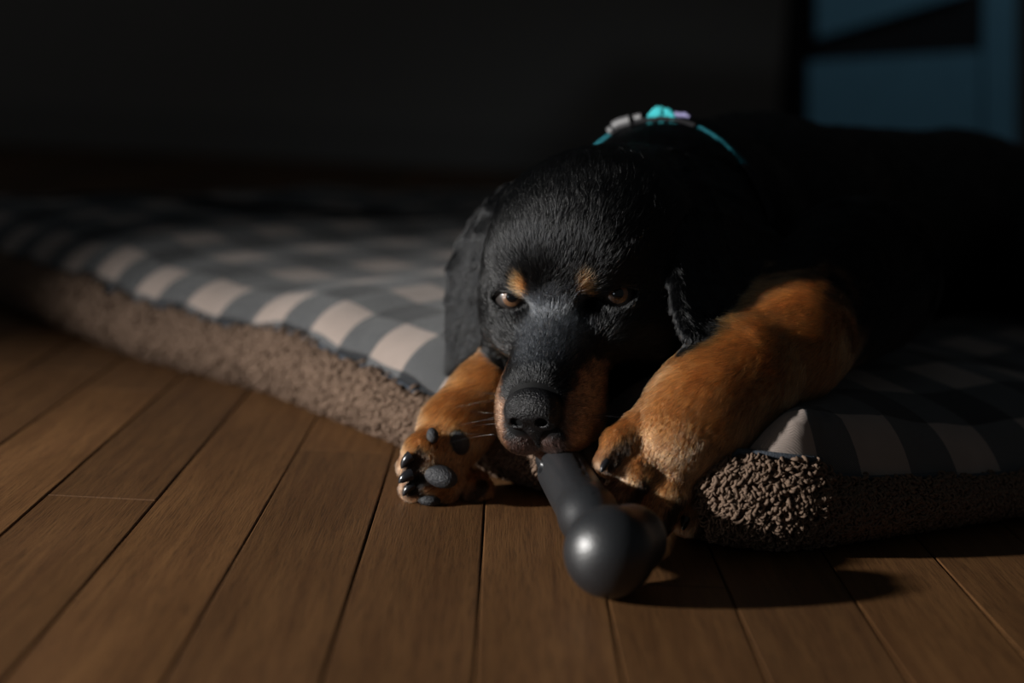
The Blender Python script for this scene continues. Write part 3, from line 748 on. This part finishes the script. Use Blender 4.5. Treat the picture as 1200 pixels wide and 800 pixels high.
# ---------------------------------------------------------------- dog bed
BC = np.array([0.136, 0.661]); BU = np.array([-0.655, 0.755]); BV = np.array([0.755, 0.655])
BL, BW_, RAD = 1.15, 0.80, 0.034
def outline(n):
    """closed loop in (u, v), starting at the near corner and running along the lit long edge"""
    pts = []
    def arc(cu, cv, a0, a1, m=14):
        for k in range(m): a = a0+(a1-a0)*k/m; pts.append((cu+RAD*math.cos(a), cv+RAD*math.sin(a)))
    def line(a, b_, m):
        for k in range(m): t = k/m; pts.append((a[0]+(b_[0]-a[0])*t, a[1]+(b_[1]-a[1])*t))
    arc(RAD, RAD, pi, 1.5*pi); line((RAD, 0), (BL-RAD, 0), 60); arc(BL-RAD, RAD, 1.5*pi, 2*pi)
    line((BL, RAD), (BL, BW_-RAD), 40); arc(BL-RAD, BW_-RAD, 0, .5*pi); line((BL-RAD, BW_), (RAD, BW_), 60); arc(RAD, BW_-RAD, .5*pi, pi); line((0, BW_-RAD), (0, RAD), 60)
    p = np.array(pts); q = np.vstack([p, p[:1]]); s = np.r_[0, np.cumsum(np.linalg.norm(np.diff(q, axis=0), axis=1))]
    t = np.linspace(0, s[-1], n, endpoint=False); p = np.stack([np.interp(t, s, q[:, i]) for i in range(2)], -1)
    wob = np.interp(p[:, 0], [0, .06, .24, .36, .43, .56, .70, .84, 1.15], [-0.004, -0.010, -.028, -.024, -.022, -.044, -.040, -.036, -.03])
    nom = p.copy(); p[:, 1] += wob*np.clip(1-p[:, 1]/0.25, 0, 1)
    return p, t, s[-1], nom
NB = 1100
OL, OT, OLEN, ONOM = outline(NB)
cen = np.array([BL/2, BW_/2])
tang = np.roll(OL, -1, 0)-np.roll(OL, 1, 0); tang /= np.linalg.norm(tang, axis=1, keepdims=True); nout = np.stack([tang[:, 1], -tang[:, 0]], -1)
if ((OL-cen)*nout).sum() < 0: nout = -nout
nout = np.stack([np.convolve(np.r_[nout[-12:, i], nout[:, i], nout[:12, i]], np.ones(25)/25, 'valid') for i in range(2)], -1)
def seam_z(s):
    b_ = (OLEN-s)
    dip = np.clip((b_-0.0)/0.10, 0, 1)*np.clip((0.60-b_)/0.2, 0, 1)
    return 0.0445-0.018*dip-0.010*np.exp(-((s-0.22)/0.09)**2)+0.0025*np.sin(s*21)+0.002*np.sin(s*47+1)+0.004*np.exp(-((s-0.06)/0.05)**2)
def bed_world(uv, z):                # the short near side is pulled askew towards the camera
    v = np.clip(uv[:, 1], 0, None); vv = np.minimum(v, 0.34)-0.0; f = np.exp(-np.clip(uv[:, 0], 0, None)/0.22)
    u2 = uv[:, 0]-0.17*vv*f; v2 = uv[:, 1]-0.04*vv*f
    return np.concatenate([BC+u2[:, None]*BU+v2[:, None]*BV, np.asarray(z)[:, None]], 1)
def top_height(uv, d, s):
    base = seam_z(s); lump = 0.010*np.sin(uv[:, 0]*9+0.6)*np.sin(uv[:, 1]*8+1.0)+0.0015*np.sin(uv[:, 0]*33+uv[:, 1]*20)
    ed = 0.0012*np.sin(s*120)*np.exp(-d/0.03)
    sw = np.where(s > OLEN/2, s-OLEN, s); puff = 0.013*np.exp(-((sw-0.0)/0.085)**2)
    return base+(0.022+puff)*(1-np.exp(-d/0.012))+(0.024+lump)*(1-np.exp(-d/0.10))+ed
bed = empty('dog_bed', tuple(np.r_[BC+cen[0]*BU+cen[1]*BV, 0])); tag(bed, 'thick dog bed with grey and pink buffalo check top and brown sherpa sides', 'dog bed')
dist = np.concatenate([[0, .0012, .003, .006, .010, .015, .021, .028], np.linspace(.038, 0.30, 24)]); V = []; UV = []
for d in dist:
    uvp = OL-nout*d
    tcen = np.clip(d/0.40, 0, 1)**2.0; uvp = uvp*(1-tcen)+(cen+(OL-cen)*0.12)*tcen
    V.append(bed_world(uvp, top_height(uvp, np.full(NB, d), OT))); LAST = uvp
    un = ONOM-nout*(d-0.012*math.exp(-d/0.012)); UV.append(un*(1-tcen)+(cen+(ONOM-cen)*0.12)*tcen)
last = LAST; lastn = UV[-1]
for t in (0.25, 0.5, 0.75, 0.9, 0.985):
    uvp = last*(1-t)+(cen+(last-cen)*0.02)*t; V.append(bed_world(uvp, top_height(uvp, np.full(NB, 0.3+0.2*t), np.full(NB, 2.0))*t+V[len(dist)-1][:, 2]*(1-t))); UV.append(lastn*(1-t)+(cen+(lastn-cen)*0.02)*t)
K = len(V); V = np.concatenate(V); UV = np.concatenate(UV)
def sink(V, lim=0.0, gap=0.0015):     # cloth gives way under the dog
    z0 = V[:, 2].copy(); near = (V[:, 0] > -0.1) & (V[:, 1] < 1.45); idx = np.where(near)[0]
    for it in range(14):
        d = field(V[idx], DOG); m = d < gap
        if not m.any(): break
        V[idx[m], 2] -= np.maximum(gap-d[m], 0.0015)
        idx = idx[m]
    V[:, 2] = np.maximum(V[:, 2], np.minimum(z0, 0.012)); return V
zb_ = V[:, 2].copy(); V = sink(V); Z = V[:, 2].reshape(K, NB).copy(); Z0 = Z.copy(); hit = (zb_.reshape(K, NB)-Z) > 0.0015
for it in range(2):
    hit = hit | np.roll(hit, 1, 1) | np.roll(hit, -1, 1) | np.roll(hit, 2, 1) | np.roll(hit, -2, 1); hit[1:-1] |= hit[:-2] | hit[2:]; hit[:1] = False
for it in range(10):
    A_ = (np.roll(Z, 1, 1)+np.roll(Z, -1, 1)+np.roll(Z, 3, 1)+np.roll(Z, -3, 1))/4; B_ = Z.copy(); B_[1:-1] = (Z[:-2]+Z[2:])/2; Z = np.where(hit, np.minimum(0.4*Z+0.3*A_+0.3*B_, Z0+0.004), Z)
V[:, 2] = Z.ravel()
i, j = np.meshgrid(np.arange(K-1), np.arange(NB), indexing='ij'); F = np.stack([i*NB+j, i*NB+(j+1) % NB, (i+1)*NB+(j+1) % NB, (i+1)*NB+j], -1).reshape(-1, 4)
me = mesh('check_cover', V, F); uvl = me.uv_layers.new(name='uv'); uvl.data.foreach_set('uv', UV[F.ravel()].astype(np.float32).ravel())
link('check_cover', me, MAT['plaid'], bed)
# side gusset of sherpa, bulging between the seam and the floor
def side_pt(s_idx, t):                # t 0 at the seam .. 1 at the floor
    z = seam_z(OT[s_idx])*(1-t)+0.002*t; out = 0.013*np.sin(np.clip(t, 0, 1)*pi*0.95)**0.8-0.010*t**3
    uvp = OL[s_idx]+nout[s_idx]*np.asarray(out)[:, None]; return bed_world(uvp, z)
V = np.concatenate([side_pt(np.arange(NB), np.full(NB, t)) for t in np.linspace(0, 1, 14)]); K = 14
i, j = np.meshgrid(np.arange(K-1), np.arange(NB), indexing='ij'); F = np.stack([i*NB+j, (i+1)*NB+j, (i+1)*NB+(j+1) % NB, i*NB+(j+1) % NB], -1).reshape(-1, 4)
link('side_panel', mesh('side_panel', V, F), MAT['sherpa_base'], bed)
# curly pile: short curled locks; those near the camera are modelled curl by curl
def pile(count, smin_, smax_, rad, seed, size=1.0):
    r_ = np.random.default_rng(seed); s = r_.uniform(smin_, smax_, count) % OLEN; t = r_.uniform(0.0, 1.0, count)
    si = (s/OLEN*NB).astype(int) % NB
    p = side_pt(si, t); p2 = side_pt((si+2) % NB, t); p3 = side_pt(si, np.clip(t+0.05, 0, 1.05))
    fr_ = ((s/OLEN*NB) % 1)[:, None]; p1 = side_pt((si+1) % NB, t); p = p*(1-fr_)+p1*fr_
    ta = p2-p; ta /= np.linalg.norm(ta, axis=1, keepdims=True); tb = p3-p; tb /= np.linalg.norm(tb, axis=1, keepdims=True)
    n = np.cross(ta, tb); o_ = np.concatenate([nout[si, :1]*BU+nout[si, 1:2]*BV, np.zeros((count, 1))], 1); n *= np.sign((n*o_).sum(1))[:, None]; n /= np.linalg.norm(n, axis=1, keepdims=True)
    th = r_.uniform(-1.1, 1.1, count)+np.sin(s*90)*0.7; dirv = np.cos(th)[:, None]*tb+np.sin(th)[:, None]*ta; sd = np.cross(n, dirv)
    K = 6; u = np.linspace(0, 1, K); L = r_.uniform(.0045, .0085, count)*size; curl = r_.choice([-1, 1], count)*r_.uniform(1.2, 3.2, count)
    ang = u[None]*curl[:, None]; hgt = r_.uniform(.0010, .0042, count)[:, None]*size*np.sin(np.pi*(0.12+0.8*u))[None]
    dx = np.cumsum(np.cos(ang), 1)/K*L[:, None]; dy = np.cumsum(np.sin(ang), 1)/K*L[:, None]
    X = p[:, None]+dx[..., None]*dirv[:, None]+dy[..., None]*sd[:, None]+hgt[..., None]*n[:, None]
    X[:, :, 2] = np.maximum(X[:, :, 2], 0.0012)
    R = rad*r_.uniform(.7, 1.25, count)[:, None]*np.array([0.6, 1, 1.05, 1, 0.85, 0.3])[None]
    return X, R
parts = []
for cnt, a, b_, rad, sd, sz in ((9500, -0.16, 0.21, .00080, 1, 0.9), (10500, 0.21, 0.62, .00100, 2, 1.1), (8000, 0.62, 1.30, .0016, 3, 1.6), (6000, -0.95, -0.16, .0016, 4, 1.6)):
    X, R = pile(cnt, a, b_, rad, sd, sz); m = field(X.reshape(-1, 3), DOG).reshape(X.shape[:2]).min(1) > -0.001; parts.append(tubes(X[m], R[m], 4))
off = 0; VV = []; FF = []
for v, f in parts: VV.append(v); FF.append(f+off); off += len(v)
tag(link('sherpa_pile', mesh('sherpa_pile', np.concatenate(VV), np.concatenate(FF)), MAT['sherpa'], bed), kind='stuff')
pp = bed_world(OL+nout*0.0006, seam_z(OT)+0.0006); pp = sink(pp)
V, F = tubes(pp[None], np.full((1, NB), 0.0017), 8, True); link('piping', mesh('piping', V, F), MAT['piping'], bed)

# ---------------------------------------------------------------- blurred blue cabinet far behind on the right
Yb = 2.55
p0 = at(935, 165, Yb); p1 = at(1185, 165, Yb); pt = at(935, -60, Yb)
cab = empty('cabinet', ((p0[0]+p1[0])/2, Yb+0.15, 0)); tag(cab, 'dull blue painted cabinet with a dark slot in the far right background', 'cabinet')
x0, x1 = p0[0], p1[0]; zb = 0.02
def prism(name, poly, y0, y1, m, parent):   # polygon in x,z extruded in y
    n = len(poly); V = [(x, y0, z) for x, z in poly]+[(x, y1, z) for x, z in poly]
    me = bpy.data.meshes.new(name); me.from_pydata(V, [], [tuple(range(n))[::-1], tuple(range(n, 2*n))]+[(k, (k+1) % n, (k+1) % n+n, k+n) for k in range(n)]); me.update()
    import bmesh
    bm = bmesh.new(); bm.from_mesh(me); bmesh.ops.recalc_face_normals(bm, faces=bm.faces[:]); bm.to_mesh(me); bm.free()
    return link(name, me, m, parent)
def xz(px, py): p = at(px, py, Yb); return (p[0], p[2])
prism('lower_door', [xz(945, 190), xz(945, 72), xz(1145, 60), xz(1145, 195)], Yb-0.02, Yb, MAT['blue'], cab)
prism('upper_door', [xz(955, 45), xz(1130, -8), xz(1130, -200), xz(955, -200)], Yb-0.02, Yb, MAT['blue'], cab)
prism('side_stile', [xz(1150, 300), xz(1188, 300), xz(1188, -200), xz(1150, -200)], Yb-0.012, Yb, MAT['blue'], cab)
a_ = xz(940, 300); b2 = xz(1190, -200)
box('carcass', (a_[0], Yb, 0.0), (b2[0], Yb+0.35, b2[1]), MAT['slot'], cab)
